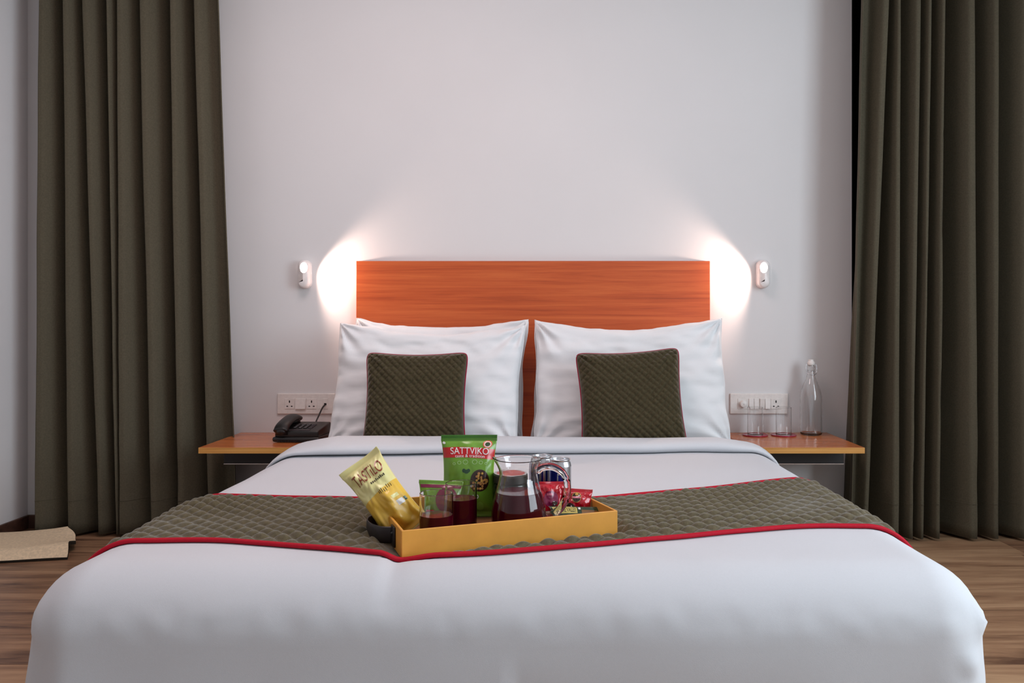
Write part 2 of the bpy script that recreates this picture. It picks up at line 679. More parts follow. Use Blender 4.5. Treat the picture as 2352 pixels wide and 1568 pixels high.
# skirt: (edge point, outward direction, corner flag)
cols = []
for j in range(ny, -1, -1):
    cols.append((-W0, ys[j], PI, 0))
for c in range(1, 20):
    cols.append((-W0, Y0, PI + (PI / 2) * c / 20, 1))
for i in range(nx + 1):
    cols.append((xs[i], Y0, 1.5 * PI, 0))
for c in range(1, 20):
    cols.append((W0, Y0, 1.5 * PI + (PI / 2) * c / 20, 1))
for j in range(ny + 1):
    cols.append((W0, ys[j], 2 * PI, 0))
rhos = [R0 * PI / 2 * i / 12 for i in range(13)] + [R0 * PI / 2 + SK * i / 18 for i in range(1, 19)]
base = len(vs_)
for (px, py, an, cn) in cols:
    dx, dy = math.cos(an), math.sin(an)
    for r in rhos:
        g, k, n1, n2 = prof(r)
        fade = max(0.0, 1 - r / 0.25)
        low = max(0.0, (k - 0.10) / SK)
        # small pinched creases around the foot corners, gentle waves lower down
        wv = 0.0
        if r > 0:
            cx_, cy_ = px + dx * g, py + dy * g
            wv = 0.004 * n1 * nz(cx_ * 4, cy_ * 4, k * 7)
            wv += 0.010 * low * nz(cx_ * 5, cy_ * 5, k * 2 + 3)
            wv += 0.0040 * math.exp(-((k - 0.078) / 0.022) ** 2) * nz(cx_ * 26, cy_ * 26, k * 40)
            for (s0, a0, k0, wa, wk, hh) in ((1, 0.55, 0.075, 0.10, 0.020, 0.014), (1, 0.30, 0.125, 0.12, 0.022, 0.010), (1, 0.75, 0.16, 0.10, 0.03, -0.008),
                                             (-1, 0.50, 0.07, 0.14, 0.03, 0.008), (-1, 0.30, 0.17, 0.12, 0.07, -0.008), (1, 0.35, 0.20, 0.25, 0.05, 0.008)):
                if px * s0 < W0 - 0.02:
                    continue
                aa = (an - 1.5 * PI) if s0 > 0 else (1.5 * PI - an)
                q = aa if cn else (PI / 2 + (py - Y0) * 5 if abs(dy) < 0.1 else 0)
                q = q / (PI / 2)
                kk = k - k0 - 0.03 * math.sin(q * 5)
                wv += hh * math.exp(-((q - a0) / wa) ** 2 - (kk / wk) ** 2)
        tuck = -0.035 * low * low if px > 0 else 0.0
        rr = g + wv + tuck
        vs_.append((bx_c + px + dx * rr, py + dy * rr, ZT - k + undul(px, py) * fade))
fs += grid_faces(len(cols), len(rhos), base)
duvet = tag(empty('duvet', (0, 0, 0)), 'smooth white duvet covering the bed with its top end folded back', 'duvet')
do = mobj('cover', vs_, fs, M['linen'], duvet, True, 1e-5)

# folded-back top end
sec = [(2.775, 0.002), (2.752, 0.010), (2.745, 0.020), (2.750, 0.030), (2.765, 0.038), (2.79, 0.043), (2.82, 0.047), (2.85, 0.049), (2.875, 0.047),
       (2.893, 0.040), (2.905, 0.026), (2.908, 0.008), (2.905, -0.02), (2.90, -0.045)]
n_a = 120
A1 = W0 + R0 * PI / 2 + 0.10
vs_ = []
for i in range(n_a + 1):
    a = -A1 + 2 * A1 * i / n_a
    sh = 0.028 * math.sin(a * 2.1 + 0.5) + 0.035 * a + 0.008 * nz(a, 0, 0, 4)
    for bb, off in sec:
        wgt = max(0.0, (2.90 - bb) / 0.15)
        p, n = duvet_pt(a, bb + sh * wgt, off * (1 + 0.12 * nz(a, bb, 5, 3)) * max(0.22, min(1.0, 1 - (abs(a) - W0 + 0.10) * 3.4)))
        vs_.append(p)
mobj('fold', vs_, grid_faces(n_a + 1, len(sec)), M['linen'], duvet, True)

# mattress under the pillows and bed frame
mat_o = box('mattress', bx_c - 0.76, bx_c + 0.76, 1.60, 3.485, 0.17, 0.392, M['pillow'], None, 0.035, 5, True)
tag(mat_o, 'white sheeted mattress under the duvet and the standing pillows', 'mattress')
bed = tag(empty('bed', (bx_c, 2.5, 0)), 'double bed with a plain orange-brown wooden headboard panel against the wall', 'bed')
k = 3.492 / FPX
box('headboard', (818 - 1261) * k - bx_c, (1631 - 1261) * k - bx_c, 3.492 - 2.5, YW - 0.003 - 2.5, 0.10, CAM_Z + (740 - 599) * k, M['headboard'], bed, 0.002, 2)
box('base', -0.77, 0.77, 1.60 - 2.5, 3.49 - 2.5, 0.06, 0.168, M['black_metal'], bed, 0.004)
for sx in (-1, 1):
    for yy in (1.70, 3.38):
        box('leg', sx * 0.70 - 0.03, sx * 0.70 + 0.03, yy - 2.53, yy - 2.47, 0.0, 0.06, M['black_metal'], bed)

# quilted runner across the foot
FE = np.array([(-1.3, 1.655), (-0.90, 1.660), (-0.70, 1.668), (-0.45, 1.615), (-0.285, 1.560), (-0.16, 1.566), (0.15, 1.660), (0.40, 1.735), (0.56, 1.780), (0.77, 1.785), (1.3, 1.80)])
BE = np.array([(-1.3, 2.11), (-0.95, 2.10), (-0.827, 2.09), (-0.44, 2.055), (-0.10, 2.035), (0.11, 2.060), (0.40, 2.175), (0.66, 2.296), (0.85, 2.335), (1.3, 2.35)])


def edge(tab, x):
    return float(np.mean([np.interp(x + d, tab[:, 0], tab[:, 1]) for d in np.linspace(-0.08, 0.08, 9)]))


n_a, n_b = 640, 150
A1 = W0 + 0.36
LQ = 0.050


def runner_pt(a, t):
    xw = bx_c + max(-W0 - 0.1, min(W0 + 0.1, a))
    f0, b0 = edge_f[round(a, 5)], edge_b[round(a, 5)]
    return f0 + (b0 - f0) * t


alist = [round(-A1 + 2 * A1 * i / n_a, 5) for i in range(n_a + 1)]
edge_f = {a: edge(FE, bx_c + a) for a in alist}
edge_b = {a: edge(BE, bx_c + a) for a in alist}
vs_ = []
for a in alist:
    for j in range(n_b + 1):
        t = j / n_b
        bb = runner_pt(a, t)
        c = (t - 0.5) * 0.47
        w1 = 0.012 * nz(a, c, 2, 3)
        p_, q_ = (a + c + w1) / LQ, (a - c + w1) / LQ
        h = (abs(math.sin(PI * p_)) * abs(math.sin(PI * q_))) ** 0.65
        h = 0.0145 * h * (0.75 + 0.5 * nz(a, c, 9, 5)) + 0.003 * nz(a, c, 4, 9)
        ed = min(1.0, min(t, 1 - t) * 18)
        pm = pressed(bx_c + a, bb)
        p, n = duvet_pt(a, bb, (0.006 + h * ed) * (1 - pm) + 0.004 * pm)
        vs_.append(p)
runner = tag(empty('bed_runner', (0, 0, 0)), 'olive quilted velvet runner with red edging laid across the foot of the bed', 'bed runner')
ro = mobj('quilt', vs_, grid_faces(n_a + 1, n_b + 1), M['velvet'], runner, True)
for t, tab, rr, hh in ((0, edge_f, 0.0060, 0.0050), (1, edge_b, 0.0050, 0.0050)):
    path = [duvet_pt(a, tab[a] + (-0.003 if t == 0 else 0.003), 0.005)[0] for a in alist[::3]]
    path = [p + Vector((0, 0, 0.001)) for p in path]
    tube('edging', path, 0.005, M['red_trim'], runner, 10, True, (rr, hh))


# pillows and cushions
def pillow_fn(W, H, T, cx=0.10, cz=0.10, pw=0.42, sag=0.0, seed=0, wr=0.004, skew=0.0):
    def F(u, v, side):
        x = W * u * (1 - cx * (1 - v * v) ** 1.0)
        z = H * v * (1 - cz * (1 - u * u) ** 1.0)
        th = T * max(0.0, (1 - u ** 4) * (1 - v ** 4)) ** pw * (1 - 0.18 * v)
        # creases radiating from the corners and along the seams
        rad = 0.0
        for su in (-1, 1):
            for sv in (-1, 1):
                du, dv = (u - su) * W, (v - sv) * H
                dist = math.hypot(du, dv)
                ang = math.atan2(dv * -sv, du * -su)
                rad += math.exp(-(dist / 0.13) ** 2) * math.sin(ang * 11 + seed + su * 2 + sv) * min(1, dist / 0.02)
        env = min(1.0, th / (0.35 * T))
        th += env * (wr * 0.45 * math.exp(-((v - 0.62 - 0.1 * nz(u * 3, seed, 0)) / 0.16) ** 2) * nz(u * 7 + v * 4, v * 3, seed) * 2 + wr * rad + wr * 1.1 * nz(u * 2 + seed, v * 5, side * 3, 1.0) + 0.5 * wr * nz(u * 5, v * 9 + seed, side, 1.3))
        x += skew * v
        if wr > 0.008:
            x += 0.009 * nz(v * 2.2, seed, 1.0) * abs(u) ** 3 * (1 if u > 0 else -1)
            z += 0.010 * nz(u * 2.4, seed, 7.0) * abs(v) ** 3 + 0.004 * nz(u * 9, seed, 3.0) * abs(v) ** 6
        z -= sag * (1 - u * u) * (v + 1) / 2
        return Vector((x, -side * th, z))
    return F


def pillow_mesh(F, n, m_, disp=None):
    """closed two-sided cushion; disp(u, v, side) pushes out along y"""
    vs_, fs = [], []
    for side in (1, -1):
        base = len(vs_)
        for i in range(n + 1):
            u = math.sin((2 * i / n - 1) * PI / 2 * 0.86) / math.sin(PI / 2 * 0.86)
            for j in range(m_ + 1):
                v = math.sin((2 * j / m_ - 1) * PI / 2 * 0.86) / math.sin(PI / 2 * 0.86)
                p = F(u, v, side)
                if disp:
                    p = disp(p, u, v, side)
                vs_.append(p)
        fs += grid_faces(n + 1, m_ + 1, base)
    return vs_, fs


def make_pillow(x, yv, zc, W, H, T, tilt, roll, seed, label, sag=0.02, skew=0.0):
    F = pillow_fn(W, H, T, 0.035, 0.085, 0.40, sag, seed, 0.011, skew)
    v_, f_ = pillow_mesh(F, 70, 56)
    e = tag(empty('pillow', (x, yv, zc)), label, 'pillow')
    o = mobj('pillowcase', v_, f_, M['pillow'], e, True, 1e-5)
    # sewn flange seam round the edge
    rim = []
    for i in range(161):
        t = i / 160 * 4
        s, q = int(t) % 4, t - int(t)
        u, v = ((2 * q - 1, -1), (1, 2 * q - 1), (1 - 2 * q, 1), (-1, 1 - 2 * q))[s]
        p = F(u, v, 1)
        rim.append((p.x, 0, p.z))
    tube('seam', rim, 0.0022, M['pillow'], e, 6, False)
    e.rotation_euler = (-tilt, roll, 0)
    return e


def make_cushion(x, yv, zc, W, tilt, roll, yaw, seed, label):
    F = pillow_fn(W, W, 0.062, 0.075, 0.075, 0.45, 0.0, seed, 0.004)
    LC = 0.0265

    def disp(p, u, v, side):
        wv = 0.006 * nz(p.x, p.z, seed, 6)
        a_, b_ = (p.x + p.z + wv) / LC, (p.x - p.z + wv) / LC
        h = (abs(math.sin(PI * a_)) * abs(math.sin(PI * b_))) ** 0.55
        ed = min(1.0, (1 - max(abs(u), abs(v))) * 12)
        rr = (abs(u) ** 10 * abs(v) ** 10) * 0.055
        p = Vector((p.x * (1 - rr), p.y, p.z * (1 - rr)))
        return p + Vector((0, -side * 0.0088 * h * ed, 0))
    v_, f_ = pillow_mesh(F, 150, 150, disp)
    e = tag(empty('cushion', (x, yv, zc)), label, 'cushion')
    mobj('quilted_cover', v_, f_, M['velvet_cushion'], e, True, 1e-5)
    rim = []
    for i in range(241):
        t = i / 240 * 4
        s, q = int(t) % 4, t - int(t)
        u, v = ((2 * q - 1, -1), (1, 2 * q - 1), (1 - 2 * q, 1), (-1, 1 - 2 * q))[s]
        # rounded corners of the piping
        p = F(u, v, 1)
        rr = max(0.0, (abs(u) ** 10 * abs(v) ** 10)) * 0.055
        rim.append((p.x * (1 - rr), 0, p.z * (1 - rr)))
    tube('piping', rim, 0.0032, M['pink_trim'], e, 8, False)
    e.rotation_euler = (-tilt, roll, yaw)
    return e


make_pillow(-0.452, 3.335, 0.664, 0.356, 0.245, 0.055, 0.20, 0.0, 3.7, 'white pillow half hidden behind the crumpled pillow nearer the telephone', 0.02, 0.01)
make_pillow(-0.474, 3.185, 0.642, 0.366, 0.245, 0.070, 0.22, 0.012, 1.2, 'crumpled white pillow standing nearer the telephone, behind a green cushion', 0.02, 0.010)
make_pillow(0.296, 3.335, 0.650, 0.362, 0.240, 0.055, 0.20, 0.03, 5.1, 'white pillow almost hidden behind the smooth pillow nearer the glass bottle', 0.02)
make_pillow(0.318, 3.185, 0.650, 0.376, 0.252, 0.070, 0.22, -0.012, 2.6, 'smooth white pillow standing nearer the glass bottle, behind a green cushion', 0.022)
make_cushion(-0.492, 3.005, 0.590, 0.192, 0.24, 0.0, 0.0, 1.0, 'dark green quilted cushion with straight top leaning on the pillow nearer the telephone')
make_cushion(0.302, 3.005, 0.594, 0.196, 0.24, -0.055, 0.0, 4.0, 'dark green quilted cushion standing slightly askew against the pillow nearer the bottle')

# ------------------------------------------------------------------ wall shelves
ST = CAM_Z - 0.475     # shelf top height
for (x0, x1, label) in ((-1.330, -0.885, 'orange-brown wooden wall shelf carrying the black telephone'), (0.752, 1.198, 'orange-brown wooden wall shelf carrying the bottle and two tumblers')):
    c = (x0 + x1) / 2
    e = tag(empty('wall_shelf', (c, YW, ST - 0.023)), label, 'shelf', 'wall shelves beside the bed')
    w = (x1 - x0) / 2
    box('shelf_top', -w, w, -0.425, 0, 0.0005, 0.023, M['shelf'], e, 0.0008)
    box('front_edging', -w, w, -0.4268, -0.425, 0.0008, 0.0225, M['shelf_edge'], e)
    bx = box('under_box', -w + 0.03, w - 0.02, -0.26, 0, -0.067, 0.0, M['black_metal'], e, 0.002)
    box('lip', -w + 0.03, w - 0.02, -0.262, -0.258, -0.069, -0.066, M['chrome'], bx)

# ------------------------------------------------------------------ switch plates
def plate(x0, x1, mods, label):
    z = CAM_Z - (926.5 - 740) / 532
    e = tag(empty('switch_plate', ((x0 + x1) / 2, YW, z)), label, 'switch plate', 'switch plates above the shelves')
    w = (x1 - x0) / 2
    box('cover_plate', -w, w, -0.009, 0, -0.044, 0.044, M['white_plastic'], e, 0.003, 3)
    xs0 = -w + 0.031
    mw = 0.0465
    for i, kd in enumerate(mods):
        cx = xs0 + mw * (i + 0.5) + 0.001 * i
        if kd == 'socket':
            s = box('socket', cx - 0.0215, cx + 0.0215, -0.011, -0.008, -0.0225, 0.0225, M['white_plastic'], e, 0.0012)
            for (hx, hz, rx, rz) in ((0, 0.0095, 0.0028, 0.0062), (-0.0095, -0.0105, 0.0042, 0.0026), (0.0095, -0.0105, 0.0042, 0.0026)):
                vs_ = [(cx + hx, -0.0112, hz)] + [(cx + hx + rx * math.cos(t * PI / 6), -0.0112, hz + rz * math.sin(t * PI / 6)) for t in range(12)]
                mobj('pin_hole', vs_, [(0, 1 + t, 1 + (t + 1) % 12) for t in range(12)], M['hole'], s, False)
        elif kd == 'switch':
            bm = bmesh.new()
            add_box(bm, cx - 0.022, cx + 0.022, -0.0145, -0.008, -0.0225, 0.0225, 0.0012)
            for v in bm.verts:
                if v.co.y < -0.011:
                    v.co.y += 0.0022 * (v.co.z / 0.0225)
            bmobj('rocker', bm, M['white_plastic'], e)
        elif kd == 'double':
            for s in (-1, 1):
                bm = bmesh.new()
                add_box(bm, cx + s * 0.0112 - 0.0106, cx + s * 0.0112 + 0.0106, -0.0145, -0.008, -0.0225, 0.0225, 0.0012)
                for v in bm.verts:
                    if v.co.y < -0.011:
                        v.co.y += 0.0022 * (v.co.z / 0.0225) * (1 if (s > 0 or i == 1) else -1)
                bmobj('rocker', bm, M['white_plastic'], e)
        elif kd == 'phone':
            box('blank', cx - 0.022, cx - 0.0005, -0.010, -0.008, -0.0225, 0.0205, M['white_plastic'], e, 0.0008)
            j = box('phone_jack', cx + 0.0005, cx + 0.022, -0.011, -0.008, -0.0225, 0.0225, M['white_plastic'], e, 0.0008)
            box('port', cx + 0.0065, cx + 0.0165, -0.0114, -0.0108, -0.006, 0.003, M['hole'], j)
        elif kd == 'dial':
            box('dial_plate', cx - 0.0215, cx + 0.0215, -0.011, -0.008, -0.0225, 0.0225, M['white_plastic'], e, 0.001)
            pr = [(0.0, -0.028), (0.0125, -0.028), (0.0145, -0.0265), (0.0155, -0.011), (0.0158, -0.0108)]
            vs_ = []
            n = 28
            for t in range(n):
                a = 2 * PI * t / n
                for r, yy in pr:
                    vs_.append((cx + r * math.cos(a), yy, r * math.sin(a)))
            kn = mobj('dial_knob', vs_, grid_faces(n, len(pr), 0, True), M['white_plastic'], e, True, 1e-6)
            box('pointer', cx - 0.0008, cx + 0.0008, -0.0284, -0.0279, -0.002, 0.001, M['hole'], kn)
    return e


kw_ = YW / FPX
plate((638 - 1261) / 532, (771 - 1261) / 532, ['socket', 'switch', 'socket', 'phone'], 'white switch plate with two sockets and a plugged-in telephone wire')
plate((1676 - 1261) / 532, (1809 - 1261) / 532, ['dial', 'double', 'double', 'socket'], 'white switch plate with a round dial behind the two tumblers')

# ------------------------------------------------------------------ wall lamps


def wall_lamp(x, z, inward, label):
    e = tag(empty('wall_lamp', (x, YW, z)), label, 'lamp', 'small white reading lamps beside the headboard')

    def pill(name, hw, hh, y0, y1, mat, par, bev, rot=0.0, ox=0.0, oz=0.0, grow=0.0):
        n = 14
        ring = []
        for t in range(2 * n):
            if t < n:
                a = PI * t / (n - 1)
                ring.append((hw * math.cos(a), hh - hw + hw * math.sin(a)))
            else:
                a = PI + PI * (t - n) / (n - 1)
                ring.append((hw * math.cos(a), -(hh - hw) + hw * math.sin(a)))
        vs_, k = [], len(ring)
        lay = [(1.0, y0), (1.0, y1 + bev), (1 - 0.12, y1 + bev * 0.3), (1 - 0.3, y1), (0.0, y1)]
        cr, sr = math.cos(rot), math.sin(rot)
        for sc, yy in lay:
            for (px, pz) in ring:
                qx, qz = px * sc, pz * (1 - (1 - sc) * hw / hh)
                if sc == 0.0:
                    qx, qz = 0, pz * (1 - hw / hh) if abs(pz) > hh - hw else pz * 0.9
                vs_.append((ox + qx * cr - qz * sr, yy + (grow * (qz / hh)), oz + qx * sr + qz * cr))
        fs = []
        for l in range(len(lay) - 1):
            for t in range(k):
                fs.append((l * k + t, l * k + (t + 1) % k, (l + 1) * k + (t + 1) % k, (l + 1) * k + t))
        return mobj(name, vs_, fs, mat, par, True, 1e-6)

    pill('back_plate', 0.027, 0.062, 0.0, -0.014, M['lamp_white'], e, 0.004)
    body = pill('lamp_body', 0.025, 0.060, -0.014, -0.046, M['lamp_white'], e, 0.012, 0.0, 0.0, 0.0)
    # LED head set into the upper half, turned towards the bed
    vs_ = []
    n, mth = 24, 8
    for t in range(n):
        a = 2 * PI * t / n
        for q in range(mth + 1):
            ph = PI / 2 * q / mth
            r = math.sin(ph)
            vs_.append((0.014 * r * math.cos(a) + inward * 0.004, -0.043 - 0.012 * math.cos(ph), 0.026 + 0.021 * r * math.sin(a)))
    mobj('led_lens', vs_, grid_faces(n, mth + 1, 0, True), M['led'], e, True, 1e-6)
    ring = [(0.0165 * math.cos(t * PI / 16) + inward * 0.004, -0.045, 0.026 + 0.0235 * math.sin(t * PI / 16)) for t in range(33)]
    tube('lens_ring', ring, 0.0022, M['lamp_white'], e, 8, False)
    d = bpy.data.lights.new('reading_spot', 'SPOT')
    d.energy = 8.5
    d.color = (1.0, 0.70, 0.58)
    d.spot_size = math.radians(140)
    d.spot_blend = 0.5
    d.shadow_soft_size = 0.012
    s = bpy.data.objects.new('reading_spot', d)
    COL.objects.link(s)
    s.parent = e
    s.location = (inward * 0.027, -0.066, 0.022)
    s.rotation_euler = Vector((inward * 1.0, -0.06, -0.28)).to_track_quat('-Z', 'Y').to_euler()
    return e


wall_lamp((703 - 1261) / 532, CAM_Z + (740 - 630) / 532, 1, 'small white capsule reading lamp above the telephone shelf')
wall_lamp((1750 - 1261) / 532, CAM_Z + (740 - 630) / 532, -1, 'small white capsule reading lamp above the shelf with the tumblers')

# ------------------------------------------------------------------ telephone
ph = tag(empty('telephone', (-0.995, 3.300, ST), (0, 0, -0.06)), 'black corded push-button telephone on the wooden shelf', 'telephone')
bm = bmesh.new()
add_box(bm, -0.095, 0.095, -0.085, 0.085, 0.002, 0.022, 0.008, 3)
bmobj('foot_base', bm, M['black_plastic'], ph, True)
bm = bmesh.new()
add_box(bm, -0.088, 0.088, -0.074, 0.082, 0.018, 0.045, 0.006, 3)
for v in bm.verts:
    if v.co.z > 0.03:
        v.co.z += 0.020 * max(0, (v.co.y + 0.074) / 0.156)
body = bmobj('body', bm, M['black_plastic'], ph, True)


def ph_z(yv):
    return 0.045 + 0.020 * max(0, (yv + 0.074) / 0.156)


for r in range(4):
    for c in range(4):
        kx, ky = -0.022 + c * 0.021, -0.030 + r * 0.017
        dz = ph_z(ky)
        kk = box('key', kx - 0.0075, kx + 0.0075, ky - 0.0055, ky + 0.0055, dz - 0.002, dz + 0.0035, M['key'] if c == 3 else M['black_plastic'], body, 0.0012)
        if c < 3:
            box('key_mark', kx - 0.0036, kx + 0.0036, ky - 0.0032, ky + 0.0032, dz + 0.0035, dz + 0.0038, M['key_print'], kk)
pl_ = box('memo_strip', -0.040, 0.050, -0.066, -0.044, ph_z(-0.05) - 0.004, ph_z(-0.05) + 0.0004, M['key'], body)
# handset on its cradle
hs_path = spline([(-0.060, -0.086, 0.046), (-0.060, -0.060, 0.064), (-0.060, -0.005, 0.079), (-0.060, 0.045, 0.086), (-0.060, 0.080, 0.078)], 20)
hs = tube('handset', hs_path, 0.02, M['black_plastic'], ph, 16, True, (0.029, 0.014))
tube('mouthpiece', [(-0.060, -0.066, 0.030), (-0.060, -0.066, 0.058)], [0.027, 0.025], M['black_plastic'], hs, 18)
tube('earpiece', [(-0.060, 0.058, 0.055), (-0.060, 0.058, 0.082)], [0.027, 0.025], M['black_plastic'], hs, 18)
coil = []
for i in range(260):
    t = i / 259
    cx, cy = -0.070 + 0.165 * t, -0.089 + 0.035 * t ** 4
    coil.append((cx, cy - 0.0035 + 0.0035 * math.cos(t * 170), 0.0065 + 0.0035 * math.sin(t * 170)))
tube('coiled_cord', coil, 0.0011, M['black_plastic'], ph, 5)
inv = Matrix.Translation((-0.995, 3.300, ST)) @ Matrix.Rotation(-0.06, 4, 'Z')
inv = inv.inverted()
wire = spline([inv @ Vector(p) for p in ((-0.968, 3.375, ST + 0.045), (-0.972, 3.405, ST + 0.062), (-0.974, 3.445, 0.490), (-0.968, 3.485, 0.522), (-0.963, 3.512, 0.5342))], 30)
tube('line_cord', wire, 0.0034, M['black_plastic'], ph, 8)

# ------------------------------------------------------------------ bottle and tumblers on the shelf
bt = tag(empty('swing_top_bottle', (1.107, 3.445, ST)), 'clear glass swing-top water bottle on the wooden shelf', 'bottle')
outer = [(0.0, 0.0), (0.036, 0.0), (0.0435, 0.004), (0.0455, 0.012), (0.0455, 0.150), (0.0445, 0.165), (0.040, 0.185), (0.030, 0.215), (0.0205, 0.238), (0.0165, 0.252), (0.015, 0.266), (0.015, 0.272), (0.0175, 0.276), (0.0175, 0.287), (0.015, 0.290), (0.0145, 0.294)]
inner = [(max(0, r - 0.0032) if r > 0 else 0, z if i > 2 else z + 0.005) for i, (r, z) in enumerate(outer)]
lathe('glass_body', outer + inner[::-1], M['glass'], bt, 56)
lathe('stopper', [(0.0, 0.290), (0.011, 0.290), (0.012, 0.294), (0.0155, 0.296), (0.0155, 0.306), (0.012, 0.309), (0.0105, 0.313), (0.0105, 0.318), (0.0, 0.3185)], M['white_plastic'], bt, 28)
bail = [(-0.0155, 0, 0.301), (-0.021, -0.002, 0.295), (-0.0225, -0.004, 0.280), (-0.019, -0.010, 0.262), (-0.012, -0.017, 0.256), (0, -0.0205, 0.254), (0.012, -0.017, 0.256), (0.019, -0.010, 0.262), (0.0225, -0.004, 0.280), (0.021, -0.002, 0.295), (0.0155, 0, 0.301)]
tube('wire_bail', spline(bail, 60), 0.0012, M['chrome'], bt, 8)
tube('neck_ring', [(0.0163 * math.cos(t * PI / 16), 0.0163 * math.sin(t * PI / 16), 0.268) for t in range(33)], 0.0012, M['chrome'], bt, 8, False)


def tumbler(name, loc, r, h, label, group, fill=0.0, wall=0.0022):
    e = tag(empty(name, loc), label, 'glass', group)
    p = [(0, 0), (r - 0.003, 0), (r, 0.003), (r, h - 0.001), (r - wall / 2, h), (r - wall, h - 0.001), (r - wall, 0.007), (r - wall - 0.003, 0.005), (0, 0.005)]
    lathe('glass_wall', p, M['glass'], e, 48)
    if fill:
        ri = r - wall + 0.0007
        lathe('juice', [(0, 0.0055), (ri - 0.003, 0.0055), (ri, 0.0085), (ri, fill - 0.0006), (ri - 0.0012, fill - 0.0012), (0, fill - 0.0012)], M['juice'], e, 48)
    return e


for x, lab in ((0.865, 'empty clear tumbler on a pink coaster, further from the bottle'), (0.984, 'empty clear tumbler on a pink coaster, next to the bottle')):
    c = tag(empty('coaster', (x, 3.42, ST)), lab.replace('empty clear tumbler on a pink coaster', 'round translucent pink coaster under a tumbler'), 'coaster', 'pink coasters under tumblers')
    lathe('disc', [(0, 0), (0.050, 0), (0.052, 0.0015), (0.052, 0.003), (0.050, 0.004), (0.036, 0.004), (0.0345, 0.0030), (0, 0.0030)], M['pink_glass'], c, 48)
    lathe('rim', [(0.0495, 0.0038), (0.051, 0.0052), (0.0525, 0.0038), (0.051, 0.003), (0.0495, 0.0038)], M['pink_glass'], c, 48)
    tumbler('water_tumbler', (x, 3.42, ST + 0.0032), 0.0325, 0.116, lab, 'empty water tumblers')

# ------------------------------------------------------------------ floor mat
n_u, n_v = 60, 40
top_, bot_ = [], []
for i in range(n_u + 1):
    u = i / n_u
    for j in range(n_v + 1):
        v = j / n_v
        # free end of the mat: scalloped outline where the cloth is kinked
        xe = sum(float(np.interp(v + d_, [0, 0.28, 0.38, 0.55, 0.8, 1.0], [-1.795, -1.842, -1.828, -1.860, -1.900, -1.975])) for d_ in (-0.09, -0.06, -0.03, 0, 0.03, 0.06, 0.09)) / 7
        x = (XL + 0.02) + (xe - XL - 0.02) * u
        y0 = 2.955 + 0.09 * u
        yv = y0 + (0.335 - 0.05 * u) * v
        z = 0.026 * (1 - (1 - min(1, v / 0.22)) ** 2.2) + 0.004 * v
        z += u ** 3 * (0.009 * math.sin(v * 7.5 + 0.4) + 0.006) * min(1, v * 4)
        z += 0.003 * nz(x * 6, yv * 6, 0)
        top_.append((x, yv, z + 0.010))
        bot_.append((x, yv + 0.002, max(0.0012, z - 0.004)))
fm = tag(empty('floor_mat', (0, 0, 0)), 'beige woven mat folded over on the floor by the curtain', 'mat')
nn = len(top_)
mobj('woven_top', top_, grid_faces(n_u + 1, n_v + 1), M['mat'], fm, True)
fs = grid_faces(n_u + 1, n_v + 1)
edge_f2 = []
lo = [(x, yv, z) for x, yv, z in bot_]
allv = lo + [(x, yv, z - 0.0005) for x, yv, z in top_]
for j in range(n_v):
    a0 = n_u * (n_v + 1) + j
    edge_f2.append((a0, a0 + 1, nn + a0 + 1, nn + a0))
for i in range(n_u):
    a0, a1 = i * (n_v + 1), (i + 1) * (n_v + 1)
    edge_f2.append((a0, a1, nn + a1, nn + a0))
    a0, a1 = a0 + n_v, a1 + n_v
    edge_f2.append((a0, a1, nn + a1, nn + a0))
mobj('dark_lining', allv, fs + edge_f2, M['mat_back'], fm, True)

# ------------------------------------------------------------------ tray and everything on it
TZ = ZT - 0.0060
th_ = math.atan2(0.17, 0.43)
fl_c = Vector((-0.284, 1.572, 0))
ux = Vector((math.cos(th_), math.sin(th_), 0))
uy = Vector((-math.sin(th_), math.cos(th_), 0))
tray = tag(empty('serving_tray', fl_c + Vector((0, 0, TZ)), (0, 0, th_)), 'mustard yellow rectangular serving tray with black strap handle on the runner', 'tray')
tt = 0.005
box('tray_floor', tt, TL - tt, tt, TD - tt, 0.0, 0.005, M['tray_in'], tray)
box('side_panel', 0, TL, 0, tt, 0, TH, M['tray'], tray, 0.0012)
box('side_panel', 0, TL, TD - tt, TD, 0, TH, M['tray'], tray, 0.0012)
box('side_panel', 0, tt, tt, TD - tt, 0, TH, M['tray'], tray, 0.0012)
box('side_panel', TL - tt, TL, tt, TD - tt, 0, TH, M['tray'], tray, 0.0012)
# strap handle: a leather band bowed out from the short side
hd_path = spline([(-0.003, 0.085, 0.026), (-0.022, 0.095, 0.026), (-0.036, 0.120, 0.027), (-0.040, 0.150, 0.027), (-0.036, 0.180, 0.027), (-0.022, 0.205, 0.026), (-0.003, 0.215, 0.026)], 36)
hd = tube('strap_handle', hd_path, 0.004, M['strap'], tray, 12, True, (0.0022, 0.017))
for yy in (0.075, 0.225):
    bm = bmesh.new()
    add_box(bm, -0.004, -0.0003, yy - 0.016, yy + 0.016, 0.006, 0.047, 0.0015)
    bmobj('tab', bm, M['strap'], hd, True)
    lathe('rivet', [(0, 0.0035), (0.002, 0.003), (0.0035, 0.0)], M['black_metal'], hd, 14, loc=(0, 0, 0)).matrix_local = Matrix.Translation((-0.004, yy, 0.032)) @ Matrix.Rotation(-PI / 2, 4, 'Y')

TF = TZ + 0.0055    # inner floor of the tray


